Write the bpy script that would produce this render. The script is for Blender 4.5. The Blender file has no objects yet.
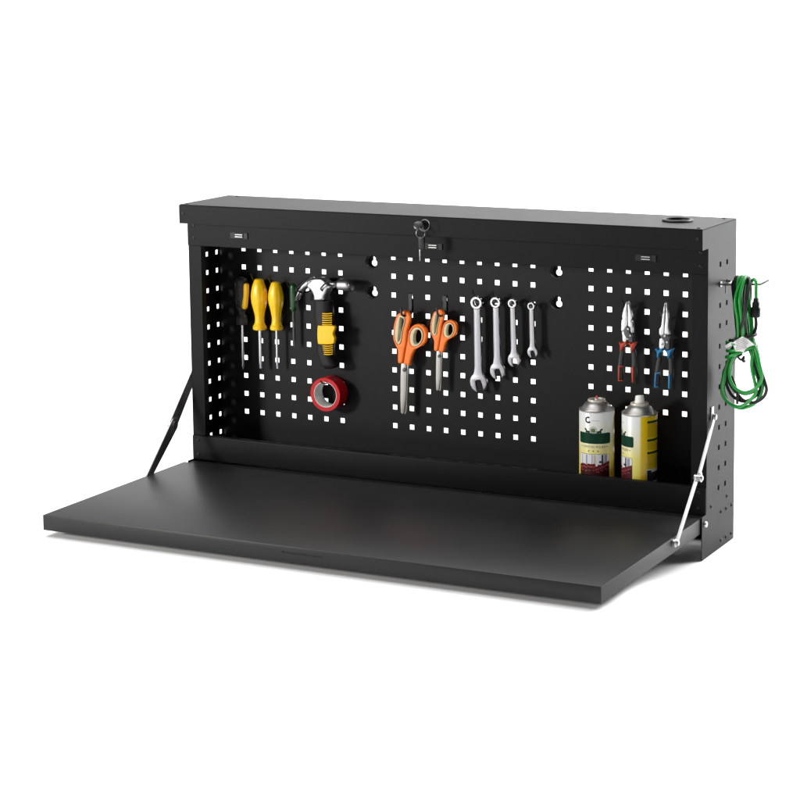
import bpy, bmesh, math, random
from mathutils import Vector, Matrix
R = math.radians
random.seed(7)
S = bpy.context.scene
COL = S.collection

# ------------------------------------------------------------------ camera
CX, CY, CZ = 2.3312, -3.7776, 0.6126
YAW, PITCH, ROLL = 0.4684, -0.1391, -0.0101
FPX, PX, PY = 2159.87, 424.95, 268.28            # in the photograph's 800 px frame
_c, _s, _cp, _sp = math.cos(YAW), math.sin(YAW), math.cos(PITCH), math.sin(PITCH)
FWD = Vector((-_s*_cp, _c*_cp, _sp)); RT = Vector((_c, _s, 0)); UP = RT.cross(FWD)
RT, UP = math.cos(ROLL)*RT + math.sin(ROLL)*UP, -math.sin(ROLL)*RT + math.cos(ROLL)*UP
CAM = Vector((CX, CY, CZ))
cam = bpy.data.cameras.new('camera'); co = bpy.data.objects.new('camera', cam); COL.objects.link(co)
co.matrix_world = Matrix(((RT.x, UP.x, -FWD.x, CX), (RT.y, UP.y, -FWD.y, CY), (RT.z, UP.z, -FWD.z, CZ), (0, 0, 0, 1)))
cam.sensor_width = 36; cam.sensor_fit = 'HORIZONTAL'; cam.lens = FPX/800*36
cam.shift_x = (400-PX)/800; cam.shift_y = (PY-400)/800
cam.clip_start = .05; cam.clip_end = 200
S.camera = co

# ------------------------------------------------------------------ studio light
w = bpy.data.worlds.new('World'); S.world = w; w.use_nodes = True
w.node_tree.nodes['Background'].inputs[0].default_value = (1, 1, 1, 1)
w.node_tree.nodes['Background'].inputs[1].default_value = .03
S.view_settings.view_transform = 'Standard'; S.view_settings.look = 'None'
S.view_settings.exposure = 0; S.view_settings.gamma = 1
def lamp(name, loc, target, sx, sy, power, col=(1, 1, 1)):
    l = bpy.data.lights.new(name, 'AREA'); l.shape = 'RECTANGLE'; l.size = sx; l.size_y = sy
    l.energy = power; l.color = col
    o = bpy.data.objects.new(name, l); COL.objects.link(o); o.location = loc
    d = Vector(target)-Vector(loc)
    o.rotation_euler = d.to_track_quat('-Z', 'Y').to_euler()
    return o
lamp('ceiling_softbox', (-.2, 1.1, 4.5), (0.1, .6, 0), 8, 5, 520)
lamp('front_softbox', (0.6, -3.2, 4.6), (0.6, -2.6, 0), 5, 2.5, 60)
lamp('backdrop_softbox', (-1.6, 1.6, 4.4), (-2.2, 5.2, 1.3), 6, 1.2, 190)
lamp('added_side_fill', (3.5, 3.2, 2.6), (3.1, 3.2, -.4), 2.6, 2.6, 430)  # added lamp, brightens the floor that the right side panel reflects
lamp('key_softbox', (-1.75, -2.85, .5), (.5, -.05, -.2), .5, .5, 100, (1, .985, .96))

# ------------------------------------------------------------------ materials
def mat(name, col, rough=.5, metal=0, spec=.5, bump=0, bscale=300, var=0, coat=0, aniso=0):
    m = bpy.data.materials.new(name); m.use_nodes = True
    nt = m.node_tree; b = nt.nodes['Principled BSDF']
    b.inputs['Base Color'].default_value = (*col, 1); b.inputs['Roughness'].default_value = rough
    b.inputs['Metallic'].default_value = metal; b.inputs['Specular IOR Level'].default_value = spec
    b.inputs['Coat Weight'].default_value = coat
    tc = nt.nodes.new('ShaderNodeTexCoord')
    if bump:
        n = nt.nodes.new('ShaderNodeTexNoise'); n.inputs['Scale'].default_value = bscale; n.inputs['Detail'].default_value = 3
        nt.links.new(tc.outputs['Object'], n.inputs['Vector'])
        bp = nt.nodes.new('ShaderNodeBump'); bp.inputs['Strength'].default_value = bump; bp.inputs['Distance'].default_value = .001
        nt.links.new(n.outputs['Fac'], bp.inputs['Height']); nt.links.new(bp.outputs['Normal'], b.inputs['Normal'])
    if var:
        n = nt.nodes.new('ShaderNodeTexNoise'); n.inputs['Scale'].default_value = 35; n.inputs['Detail'].default_value = 6
        nt.links.new(tc.outputs['Object'], n.inputs['Vector'])
        mr = nt.nodes.new('ShaderNodeMapRange'); mr.inputs['From Min'].default_value = .3; mr.inputs['From Max'].default_value = .7
        mr.inputs['To Min'].default_value = rough-var; mr.inputs['To Max'].default_value = rough+var
        nt.links.new(n.outputs['Fac'], mr.inputs['Value']); nt.links.new(mr.outputs['Result'], b.inputs['Roughness'])
    return m
M = dict(
    black=mat('black_powder_coat', (.0058, .0058, .0060), .40, 0, .09, bump=.12, bscale=900, var=.006),
    blackwt=mat('black_worktop_coat', (.0070, .0070, .0073), .42, 0, .29, bump=.12, bscale=900, var=.006),
    blackin=mat('black_powder_coat_inner', (.0075, .0075, .0077), .5, 0, .15, bump=.12, bscale=900, var=.006),
    blackpl=mat('black_plastic', (.005, .005, .005), .4, 0, .25),
    rubber=mat('black_rubber', (.009, .009, .009), .55, 0, .25, bump=.2, bscale=500),
    wire=mat('black_wire', (.02, .02, .02), .3, .4, .5),
    yellow=mat('yellow_plastic', (.92, .55, .006), .34, 0, .4, var=.05),
    yellow2=mat('yellow_rubber', (.90, .53, .006), .45, 0, .35, bump=.1, bscale=600),
    green=mat('dark_green_plastic', (.006, .055, .01), .3, 0, .5),
    steel=mat('satin_steel', (.5, .5, .5), .33, 1, .5, var=.08),
    shaft=mat('brushed_shaft_steel', (.62, .63, .66), .34, 1, .5, var=.06),
    chrome=mat('polished_chrome', (.40, .40, .405), .42, 1, .5, var=.05),
    wrench=mat('matte_chrome', (.31, .305, .325), .40, 1, .5, var=.06),
    jaw=mat('bright_ground_steel', (.56, .57, .575), .40, 1, .5, var=.06),
    gun=mat('gunmetal', (.07, .07, .072), .35, .8, .5, var=.05),
    cream2=mat('cream_painted_tin', (.66, .62, .54), .4, .3, .5),
    peg=mat('dark_chrome_wire', (.22, .22, .22), .35, .8),
    gripr=mat('textured_grip_rubber', (.024, .024, .024), .5, 0, .4, bump=.2, bscale=500),
    blade=mat('ground_blade_steel', (.29, .28, .26), .33, 1, .5, var=.08),
    ringc=mat('chrome_ring', (.50, .50, .50), .26, 1, .5, var=.04),
    gun2=mat('worn_key_steel', (.20, .20, .20), .38, 1),
    stay=mat('zinc_plated_steel', (.40, .40, .405), .38, 1, .5, var=.08),
    orange=mat('orange_plastic', (.95, .19, .010), .35, 0, .45, var=.05),
    cream=mat('cream_soft_grip', (.62, .56, .36), .5, 0, .3),
    red=mat('red_vinyl_tape', (.52, .007, .012), .45, 0, .25, var=.06),
    core=mat('white_cardboard_core', (.72, .72, .70), .75, 0, .2, bump=.3, bscale=250),
    redgrip=mat('red_orange_grip', (.50, .040, .008), .4, 0, .4),
    bluegrip=mat('blue_grip', (.004, .19, .42), .4, 0, .4),
    cordg=mat('green_cord_jacket', (.006, .24, .03), .33, 0, .45, var=.05),
    cordb=mat('black_cord_jacket', (.007, .008, .007), .42, 0, .3),
    paper=mat('white_paper', (.66, .66, .66), .7, 0, .2, bump=.3, bscale=200),
    ink=mat('grey_print', (.25, .25, .25), .7, 0, .2),
    tin=mat('can_tinplate', (.60, .585, .56), .40, 1, .5, var=.06),
    white=mat('white_plastic', (.80, .78, .74), .4, 0, .4),
    redstem=mat('red_plastic_stem', (.65, .06, .03), .35, 0, .5),
    pgreen=mat('printed_dark_green', (.002, .034, .017), .5, 0, .12),
    pblack=mat('printed_black', (.010, .013, .008), .5, 0, .12),
    polive=mat('printed_olive', (.10, .115, .03), .45, 0, .3),
    ptext=mat('printed_fine_print', (.22, .15, .01), .45, 0, .3),
    pwhite=mat('printed_white', (.68, .68, .72), .4, 0, .3),
    pgrey=mat('printed_grey', (.26, .26, .32), .4, 0, .3),
    pbeige=mat('printed_beige', (.52, .46, .33), .4, 0, .3),
    psofa=mat('printed_oxblood', (.13, .010, .012), .45, 0, .15),
    psofa2=mat('printed_dark_oxblood', (.055, .005, .007), .45, 0, .15),
    ppink=mat('printed_highlight', (.50, .30, .28), .4, 0, .3),
    pleaf=mat('printed_leaf_green', (.12, .20, .04), .4, 0, .3),
    pnavy=mat('printed_navy', (.015, .015, .035), .4, 0, .3),
    backdrop=mat('white_studio_sweep', (.90, .90, .90), .9, 0, .1),
)
def label_mat():
    m = bpy.data.materials.new('can_label_print'); m.use_nodes = True
    nt = m.node_tree; b = nt.nodes['Principled BSDF']; N = nt.nodes.new; L = nt.links.new
    b.inputs['Roughness'].default_value = .28; b.inputs['Specular IOR Level'].default_value = .45
    tc = N('ShaderNodeTexCoord'); sp = N('ShaderNodeSeparateXYZ'); L(tc.outputs['Object'], sp.inputs[0])
    # printed blend from white (top) to pale yellow (bottom)
    mr = N('ShaderNodeMapRange'); L(sp.outputs['Z'], mr.inputs['Value'])
    mr.inputs['From Min'].default_value = .035; mr.inputs['From Max'].default_value = .150
    rp = N('ShaderNodeValToRGB'); L(mr.outputs['Result'], rp.inputs['Fac'])
    e = rp.color_ramp.elements; e[0].position = 0; e[0].color = (.68, .57, .06, 1); e[1].position = 1; e[1].color = (.72, .73, .72, 1)
    a = e.new(.42); a.color = (.70, .62, .17, 1); a = e.new(.68); a.color = (.72, .70, .50, 1)
    ng = N('ShaderNodeMath'); ng.operation = 'MULTIPLY'; ng.inputs[1].default_value = -1; L(sp.outputs['Y'], ng.inputs[0])
    at2 = N('ShaderNodeMath'); at2.operation = 'ARCTAN2'; L(sp.outputs['X'], at2.inputs[0]); L(ng.outputs[0], at2.inputs[1])
    ab = N('ShaderNodeMath'); ab.operation = 'ABSOLUTE'; L(at2.outputs[0], ab.inputs[0])
    m2 = N('ShaderNodeMapRange'); L(ab.outputs[0], m2.inputs['Value'])
    m2.inputs['From Min'].default_value = R(78); m2.inputs['From Max'].default_value = R(84)
    mx = N('ShaderNodeMix'); mx.data_type = 'RGBA'; L(m2.outputs['Result'], mx.inputs['Factor'])
    L(rp.outputs['Color'], mx.inputs[6]); mx.inputs[7].default_value = (.62, .42, .003, 1)
    L(mx.outputs[2], b.inputs['Base Color'])
    return m
M['label'] = label_mat()

# ------------------------------------------------------------------ helpers
def at(x, y, Y):
    """point of the plane Y=const that the photograph shows at pixel x,y"""
    d = FWD + RT*((x-PX)/FPX) - UP*((y-PY)/FPX)
    return CAM + d*((Y-CY)/d.y)
WL = {}
def tag(o, label=None, cat=None, group=None, kind=None):
    for k, v in (('label', label), ('category', cat), ('group', group), ('kind', kind)):
        if v: o[k] = v
    return o
def thing(name, label, cat, loc, group=None):
    o = bpy.data.objects.new(name, None); COL.objects.link(o); o.location = loc; o.empty_display_size = .02
    WL[o] = Vector(loc)
    return tag(o, label, cat, group)
def add(name, me, m, parent=None, smooth=38):
    if isinstance(me, bmesh.types.BMesh):
        bm = me; me = bpy.data.meshes.new(name); bmesh.ops.recalc_face_normals(bm, faces=bm.faces); bm.to_mesh(me); bm.free()
    me.name = name
    me.materials.clear(); me.materials.append(M[m] if isinstance(m, str) else m)
    if smooth:
        me.polygons.foreach_set('use_smooth', [True]*len(me.polygons)); me.set_sharp_from_angle(angle=R(smooth))
    o = bpy.data.objects.new(name, me); COL.objects.link(o)
    if parent:
        me.transform(Matrix.Translation(-WL[parent])); o.parent = parent; WL[o] = WL[parent]
    else:
        xs = [v.co for v in me.vertices]
        lo = Vector([min(v[i] for v in xs) for i in range(3)]); hi = Vector([max(v[i] for v in xs) for i in range(3)])
        c = Vector(((lo.x+hi.x)/2, (lo.y+hi.y)/2, lo.z)); me.transform(Matrix.Translation(-c)); o.location = c; WL[o] = c
    return o
def copy_tree(o, parent=None):
    c = o.copy(); COL.objects.link(c); c.parent = parent
    for ch in o.children: copy_tree(ch, c)
    return c
def join(dst, me_or_bm):
    if isinstance(me_or_bm, bmesh.types.BMesh):
        t = bpy.data.meshes.new('t'); me_or_bm.to_mesh(t); me_or_bm.free()
    else: t = me_or_bm
    dst.from_mesh(t); bpy.data.meshes.remove(t)
    return dst
def box(x0, x1, y0, y1, z0, z1, bev=0, seg=2):
    bm = bmesh.new(); bmesh.ops.create_cube(bm, size=1)
    for v in bm.verts:
        v.co = Vector(((x0+x1)/2+v.co.x*(x1-x0), (y0+y1)/2+v.co.y*(y1-y0), (z0+z1)/2+v.co.z*(z1-z0)))
    if bev: bmesh.ops.bevel(bm, geom=list(bm.edges), offset=bev, segments=seg, affect='EDGES', profile=.5)
    return bm
def lathe(prof, n=40, M4=None, flute=None):
    """profile of (r, z) turned about Z; flute(z)->(count, depth)"""
    bm = bmesh.new(); rings = []
    for r, z in prof:
        if r < 1e-6: rings.append([bm.verts.new((0, 0, z))]); continue
        ring = []
        for k in range(n):
            a = 2*math.pi*k/n; rr = r
            if flute:
                c, dpt = flute(z); rr = r*(1-dpt*(.5+.5*math.cos(c*a))**3)
            ring.append(bm.verts.new((rr*math.cos(a), rr*math.sin(a), z)))
        rings.append(ring)
    for a, b in zip(rings, rings[1:]):
        if len(a) == 1 and len(b) == 1: continue
        for k in range(n):
            k2 = (k+1) % n
            if len(a) == 1: bm.faces.new((a[0], b[k], b[k2]))
            elif len(b) == 1: bm.faces.new((a[k], a[k2], b[0]))
            else: bm.faces.new((a[k], a[k2], b[k2], b[k]))
    for r in (rings[0], rings[-1]):
        if len(r) > 2: bm.faces.new(r)
    if M4: bmesh.ops.transform(bm, matrix=M4, verts=bm.verts)
    return bm
def T(x, y, z): return Matrix.Translation((x, y, z))
def cyl_axis(p, axis, r, h, n=24, bev=.0005):
    """disc/cylinder starting at p, growing along axis"""
    q = Vector(axis).normalized().to_track_quat('Z', 'Y').to_matrix().to_4x4()
    return lathe([(0, 0), (r, 0), (r, h-bev), (r-bev, h), (0, h)], n, Matrix.Translation(p) @ q)
def crom(pts, sub=8, closed=False):
    P = [Vector(p) for p in pts]; n = len(P); out = []
    rng = range(n if closed else n-1)
    for i in rng:
        p0 = P[(i-1) % n] if (closed or i > 0) else P[0]*2-P[1]
        p1 = P[i]; p2 = P[(i+1) % n]
        p3 = P[(i+2) % n] if (closed or i+2 < n) else P[-1]*2-P[-2]
        for k in range(sub):
            t = k/sub
            out.append(.5*((2*p1)+(p2-p0)*t+(2*p0-5*p1+4*p2-p3)*t*t+(3*p1-p0-3*p2+p3)*t**3))
    if not closed: out.append(P[-1])
    return out
def tube(pts, r, n=10, closed=False, sub=8, smooth=True, bm=None):
    P = crom(pts, sub, closed) if smooth else [Vector(p) for p in pts]
    own = bm is None
    if own: bm = bmesh.new()
    N = len(P); rings = []; prev = None
    for i, p in enumerate(P):
        t = (P[(i+1) % N]-P[i-1]) if closed else (P[min(i+1, N-1)]-P[max(i-1, 0)])
        t.normalize()
        if prev is None:
            u = t.orthogonal().normalized()
        else:
            u = prev-t*prev.dot(t); u.normalize()
        prev = u; v = t.cross(u)
        rr = r(i/(N-1)) if callable(r) else r
        rings.append([bm.verts.new(p+u*rr*math.cos(2*math.pi*k/n)+v*rr*math.sin(2*math.pi*k/n)) for k in range(n)])
    m = N if closed else N-1
    for i in range(m):
        a, b = rings[i], rings[(i+1) % N]
        off = 0
        if closed and i == N-1:
            off = min(range(n), key=lambda o: sum((a[k].co-b[(k+o) % n].co).length for k in range(n)))
        for k in range(n): bm.faces.new((a[k], a[(k+1) % n], b[(k+1+off) % n], b[(k+off) % n]))
    if not closed: bm.faces.new(rings[0]); bm.faces.new(rings[-1])
    return bm
def loft(secs, n=24, p=2.0, sub=0):
    """secs: (centre Vector, half width X, half depth Y) stacked along any path, rings parallel to XY"""
    if sub:
        v = crom([Vector((s[0][0], s[0][1], s[0][2])) for s in secs], sub); hw = crom([Vector((s[1], s[2], 0)) for s in secs], sub)
        secs = [(a, b.x, b.y) for a, b in zip(v, hw)]
    bm = bmesh.new(); rings = []
    for c, a, b in secs:
        ring = []
        for k in range(n):
            t = 2*math.pi*k/n; ct, st = math.cos(t), math.sin(t)
            ring.append(bm.verts.new((c[0]+a*math.copysign(abs(ct)**(2/p), ct), c[1]+b*math.copysign(abs(st)**(2/p), st), c[2])))
        rings.append(ring)
    for a, b in zip(rings, rings[1:]):
        for k in range(n): bm.faces.new((a[k], a[(k+1) % n], b[(k+1) % n], b[k]))
    bm.faces.new(rings[0]); bm.faces.new(rings[-1])
    return bm
def curve_mesh(cu):
    o = bpy.data.objects.new('tmp', cu); COL.objects.link(o)
    dg = bpy.context.evaluated_depsgraph_get(); dg.update()
    me = bpy.data.meshes.new_from_object(o.evaluated_get(dg), depsgraph=dg)
    bpy.data.objects.remove(o); 
    return me
def plate(loops, Y, th, bev=.0008, rnd=None, res=2):
    """solid slab with outline loops (x, z) in a plane facing the front, centred at Y; holes allowed; rnd = catmull subdivision"""
    cu = bpy.data.curves.new('c', 'CURVE'); cu.dimensions = '2D'; cu.fill_mode = 'BOTH'
    cu.extrude = max(th/2-bev, 1e-5); cu.bevel_depth = bev; cu.bevel_resolution = res; cu.offset = -bev
    for lp in loops:
        if rnd: lp = [(p.x, p.y) for p in crom([Vector((a, b, 0)) for a, b in lp], rnd, True)]
        s = cu.splines.new('POLY'); s.points.add(len(lp)-1); s.use_cyclic_u = True
        for q, (a, b) in zip(s.points, lp): q.co = (a, b, 0, 1)
    me = curve_mesh(cu)
    me.transform(Matrix(((1, 0, 0, 0), (0, 0, -1, Y), (0, 1, 0, 0), (0, 0, 0, 1))))
    bm = bmesh.new(); bm.from_mesh(me); bmesh.ops.remove_doubles(bm, verts=bm.verts, dist=1e-6)
    bpy.data.meshes.remove(me)
    return bm
def pxs(pts, ox, oy, sc, Y):
    """list of zoomed-photo positions to (x, z) on plane Y"""
    out = []
    for x, y in pts:
        p = at(ox+x/sc, oy+y/sc, Y); out.append((p.x, p.z))
    return out
def sheet(us, vs, solid, f3, th):
    """perforated flat sheet: grid lines us, vs; solid(u,v) says whether the cell is metal; f3(u,v,w) places it"""
    us = sorted(set(round(u, 6) for u in us)); vs = sorted(set(round(v, 6) for v in vs))
    nu, nv = len(us)-1, len(vs)-1
    fill = [[solid((us[i]+us[i+1])/2, (vs[j]+vs[j+1])/2) for j in range(nv)] for i in range(nu)]
    bm = bmesh.new(); vd = {}
    def V(i, j, k):
        if (i, j, k) not in vd: vd[i, j, k] = bm.verts.new(f3(us[i], vs[j], th*k))
        return vd[i, j, k]
    g = lambda i, j: 0 <= i < nu and 0 <= j < nv and fill[i][j]
    for i in range(nu):
        for j in range(nv):
            if not fill[i][j]: continue
            bm.faces.new((V(i, j, 0), V(i+1, j, 0), V(i+1, j+1, 0), V(i, j+1, 0)))
            bm.faces.new((V(i, j, 1), V(i, j+1, 1), V(i+1, j+1, 1), V(i+1, j, 1)))
            if not g(i-1, j): bm.faces.new((V(i, j, 0), V(i, j+1, 0), V(i, j+1, 1), V(i, j, 1)))
            if not g(i+1, j): bm.faces.new((V(i+1, j, 0), V(i+1, j, 1), V(i+1, j+1, 1), V(i+1, j+1, 0)))
            if not g(i, j-1): bm.faces.new((V(i, j, 0), V(i, j, 1), V(i+1, j, 1), V(i+1, j, 0)))
            if not g(i, j+1): bm.faces.new((V(i, j+1, 0), V(i+1, j+1, 0), V(i+1, j+1, 1), V(i, j+1, 1)))
    return bm
def boolean(me_bm, cutter_bm):
    a = bpy.data.meshes.new('a'); me_bm.to_mesh(a); me_bm.free(); b = bpy.data.meshes.new('b'); bmesh.ops.recalc_face_normals(cutter_bm, faces=cutter_bm.faces); cutter_bm.to_mesh(b); cutter_bm.free()
    oa = bpy.data.objects.new('a', a); ob = bpy.data.objects.new('b', b); COL.objects.link(oa); COL.objects.link(ob)
    md = oa.modifiers.new('x', 'BOOLEAN'); md.object = ob; md.operation = 'DIFFERENCE'; md.solver = 'EXACT'
    dg = bpy.context.evaluated_depsgraph_get(); dg.update()
    me = bpy.data.meshes.new_from_object(oa.evaluated_get(dg), depsgraph=dg)
    bpy.data.objects.remove(oa); bpy.data.objects.remove(ob); bpy.data.meshes.remove(a); bpy.data.meshes.remove(b)
    return me
def text_mesh(s, size):
    cu = bpy.data.curves.new('t', 'FONT'); cu.body = s; cu.size = size; cu.align_x = 'CENTER'; cu.align_y = 'CENTER'; cu.extrude = 0
    return curve_mesh(cu)

# ------------------------------------------------------------------ the setting: a white paper sweep
ZF = -.4692
def sweep():
    prof = [(-9, ZF+.039), (-.52, ZF+.039)]       # made-up rise, lifts the paper under the worktop's front to narrow its shadow
    for k in range(1, 13):
        f = k/12; prof.append((-.52+.34*f, ZF+.039*(1-f*f*(3-2*f))))
    prof.append((2.6, ZF))
    for k in range(1, 25):
        a = math.pi/2*k/24; prof.append((2.6+2.4*math.sin(a), ZF+2.4*(1-math.cos(a))))
    prof.append((5.0, 6.5))
    bm = bmesh.new(); L = [bm.verts.new((-11, y, z)) for y, z in prof]; Rr = [bm.verts.new((12, y, z)) for y, z in prof]
    for i in range(len(prof)-1): bm.faces.new((L[i], Rr[i], Rr[i+1], L[i+1]))
    return bm
fl = add('ground', sweep(), 'backdrop'); fl['kind'] = 'structure'

# ------------------------------------------------------------------ the cabinet
P = .038; H = .0050
XL, XR = -.0607, 1.0484
YF, YC, YB, YE = -.1126, -.1440, .0435, -.1350
ZT, ZC, ZH, ZR, ZB = .1425, .1040, .0562, -.3364, -.3865
ZTAB, ZTB, YT, ZBOT = -.3894, -.4182, -.6134, -.4683
th = .0014
cab = thing('tool_cabinet', 'black metal wall tool cabinet with perforated back and fold-down worktop', 'tool cabinet', (.494, 0, ZBOT))

# back board
G = .1211
cols = [(i*P, 0) for i in range(7)] + [(6*P+G+i*P, 1) for i in range(9)] + [(14*P+2*G+i*P, 2) for i in range(6)]
rows = [P-k*P for k in range(10)]
holes = [(c, r) for ci, (c, s) in enumerate(cols) for r in rows if not (s == 2 and c > 14*P+2*G+3.5*P and r < -6.5*P)]  # shade built into the board: no holes where the can's shadow covers them
hset = {(round(c, 5), round(r, 5)) for c, r in holes}
circ = [(.2992, .0258), (.2992, -.0352), (.7022, .0285), (.7022, -.0325)]
RC = .0137; SQ = .017
us = [XL+th, XR-th]; vs = [ZB+.002, ZT-th]
for c, _ in cols: us += [c-H, c+H]
for r in rows: vs += [r-H, r+H]
for a, b in circ: us += [a-SQ, a+SQ]; vs += [b-SQ, b+SQ]
def back_solid(u, v):
    for a, b in circ:
        if abs(u-a) < SQ and abs(v-b) < SQ: return False
    c = min(cols, key=lambda q: abs(q[0]-u))[0]; r = min(rows, key=lambda q: abs(q-v))
    return not (abs(u-c) < H and abs(v-r) < H and (round(c, 5), round(r, 5)) in hset)
bm = sheet(us, vs, back_solid, lambda u, v, q: (u, q, v), th)
for a, b in circ:                                # round openings
    for y, fl_ in ((0, 0), (th, 1)):
        sq = []; ci = []
        for k in range(48):
            t = 2*math.pi*k/48; c, s = math.cos(t), math.sin(t); q = SQ/max(abs(c), abs(s))
            sq.append(bm.verts.new((a+q*c, y, b+q*s))); ci.append(bm.verts.new((a+RC*c, y, b+RC*s)))
        for k in range(48):
            k2 = (k+1) % 48; f = (sq[k], sq[k2], ci[k2], ci[k]); bm.faces.new(f if not fl_ else f[::-1])
back = add('back_panel', bm, 'blackin', cab, smooth=20)
for a, b in circ:                                # hanging cups with a keyhole, set behind the round openings
    bm = bmesh.new(); rings = []
    for r, y in ((RC+.0012, .0016), (RC+.0012, .0160), (RC, .0160), (RC, .0016)):
        rings.append([bm.verts.new((a+r*math.cos(2*math.pi*k/40), y, b+r*math.sin(2*math.pi*k/40))) for k in range(40)])
    for i in range(4):
        p, q = rings[i], rings[(i+1) % 4]
        for k in range(40): bm.faces.new((p[k], p[(k+1) % 40], q[(k+1) % 40], q[k]))
    out = [(a+(RC-.0002)*math.cos(2*math.pi*k/40), b+(RC-.0002)*math.sin(2*math.pi*k/40)) for k in range(40)]
    key = []; kr, sr_, ky = .0062, .0027, -.0035
    a0 = math.asin(sr_/kr)
    for k in range(25):
        t = math.pi/2+a0+(2*math.pi-2*a0)*k/24; key.append((a+kr*math.cos(t), b+ky+kr*math.sin(t)))
    for k in range(9):
        t = math.pi*k/8; key.append((a+sr_*math.cos(t), b+ky+.0115+sr_*math.sin(t)))
    join(bm, plate([out, key], .0150, .0012, .0001))
    add('keyhole_mount', bm, 'blackin', cab)

# side panels
srow = [.0672-k*P for k in range(12)]; sc_ = [-.0459, -.0086]; SH = .0048
us = [YC, YE, YF, YB]; vs = [ZBOT, ZB, ZC, ZT-th-.0006]
for c in sc_: us += [c-SH, c+SH]
for r in srow: vs += [r-SH, r+SH]
def side_solid(u, v):
    if u < YF and ZB < v < ZC: return False
    if u < YE and v < ZB: return False
    for c in sc_:
        for r in srow:
            if abs(u-c) < SH and abs(v-r) < SH: return False
    return True
for x0 in (XL, XR-th):
    add('side_panel', sheet(us, vs, side_solid, lambda u, v, q, x0=x0: (x0+q, u, v), th), 'black', cab, smooth=20)

# top cover: top sheet with cable hole, cap lip in front, return under the lip
gx, gy = .9625, -.0396
top = boolean(box(XL, XR, YC, YB, ZT-th, ZT, .0004, 1), cyl_axis((gx, gy, ZT-.02), (0, 0, 1), .0245, .04, 48, 0))
bm = bmesh.new(); bm.from_mesh(top)
join(bm, box(XL+th+.0002, XR-th-.0002, YC, YC+th, ZC, ZT-th-.0003, .0004, 1)); join(bm, box(XL+th+.0002, XR-th-.0002, YC+th, YF-.002, ZC, ZC+th))
join(bm, box(XL+th+.0002, XR-th-.0002, YB-th, YB, ZC, ZT-th-.0003))
add('top_cover', bm, 'black', cab, smooth=30)
add('cable_grommet', lathe([(.0215, -.010), (.0240, -.010), (.0240, 0.0004), (.0285, .0004), (.0290, .0016), (.0275, .0036), (.0245, .0044), (.0225, .0036), (.0215, .001), (.0215, -.010)], 56, T(gx, gy, ZT)), 'blackpl', cab)

# frame: header, stiles, lower rail, shelf
hd = box(XL-.0008, XR+.0004, YF-.0016, YF, ZH, ZC-.0004, .0005, 1); join(hd, box(XL+th, XR-th, YF, YF+.016, ZH, ZH+th))
add('header_rail', hd, 'black', cab, smooth=30)
ST = .030
for x0, x1, xi in ((XL+th+.0001, XL+ST, XL+ST-th), (XR-ST, XR-th-.0001, XR-ST)):
    b = box(x0, x1, YF, YF+th, ZR+.0004, ZH-.0003, .0004, 1); join(b, box(xi, xi+th, YF+th, YF+.014, ZR+.0004, ZH-.0003))
    add('front_stile', b, 'black', cab, smooth=30)
lr = box(XL, XR, YF-.0042, YF, ZB, ZR, .0020, 4); join(lr, box(XL+th, XR-th, YF, YF+.010, ZR-th, ZR-.0001))
add('front_rail', lr, 'black', cab, smooth=30)
add('shelf', box(XL+th, XR-th, YF, -.0002, ZB, ZB+th), 'blackin', cab)
add('lower_brace', box(XL+th, XR-th, YB-.03, YB-.03+th, ZF-.0006, ZB-.002), 'blackin', cab)  # unseen brace, carried down into the floor to block light from behind

# catches in the header
for x in (.0610, .4950, .9290):
    zc = .0812
    c = box(x-.0205, x+.0205, YF-.0022, YF-.0012, zc-.0062, zc+.0062, .0004, 1)
    join(c, box(x+.0165, x+.0205, YF-.0040, YF-.0022, zc-.0060, zc+.0060)); join(c, box(x-.0085, x+.0105, YF-.0032, YF-.0022, zc-.0052, zc+.0052, .0003, 1))
    cc = add('magnet_catch', c, 'blackpl', cab)
    m2 = box(x-.0085, x+.0085, YF-.0038, YF-.0031, zc+.0012, zc+.0030, .0003, 1); join(m2, box(x-.0085, x+.0085, YF-.0038, YF-.0031, zc-.0032, zc-.0014, .0003, 1))
    add('magnet_plate', m2, 'steel', cc)

# screws and rivets
def screw(p, axis, r=.0032, m='blackpl', h=.0014):
    a = Vector(axis).normalized(); q = a.to_track_quat('Z', 'Y').to_matrix().to_4x4()
    b = lathe([(0, -.0004), (r, -.0004), (r, h*.35), (r*.82, h*.85), (r*.5, h), (r*.42, h*.45), (0, h*.35)], 20, Matrix.Translation(p) @ q)
    return add('screw', b, m, cab)
for z in (ZC-.0075, ZH+.0165-.001):
    for x in (XL+.014, XR-.014): screw((x, YF-.0016, z), (0, -1, 0))
for z in (ZR-.0095, ZB+.0105):
    for x in (XL+.014, XR-.014): screw((x, YF-.0042, z), (0, -1, 0), .0034)
for x in (XL+.009, XR-.009): screw((x, YC, (ZT+ZC)/2+.001), (0, -1, 0))
for x, y in ((XL+.012, YC+.012), (XL+.030, YB-.014), (XR-.012, YC+.012), (XR-.020, YB-.014)): screw((x, y, ZT), (0, 0, 1), .0036)
def atX(x, y, X):
    d = FWD + RT*((x-PX)/FPX) - UP*((y-PY)/FPX); return CAM + d*((X-CX)/d.x)
for x, y in ((711.2, 506.7), (721, 511.7), (726.2, 508.5), (731.5, 505), (726.9, 496), (720.7, 540.4), (726, 537), (731.2, 533.3)):
    p = atX(x, y, XR); screw((XR, p.y, p.z), (1, 0, 0), .0036)
    screw((XL, p.y, p.z), (-1, 0, 0), .0036)
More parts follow.
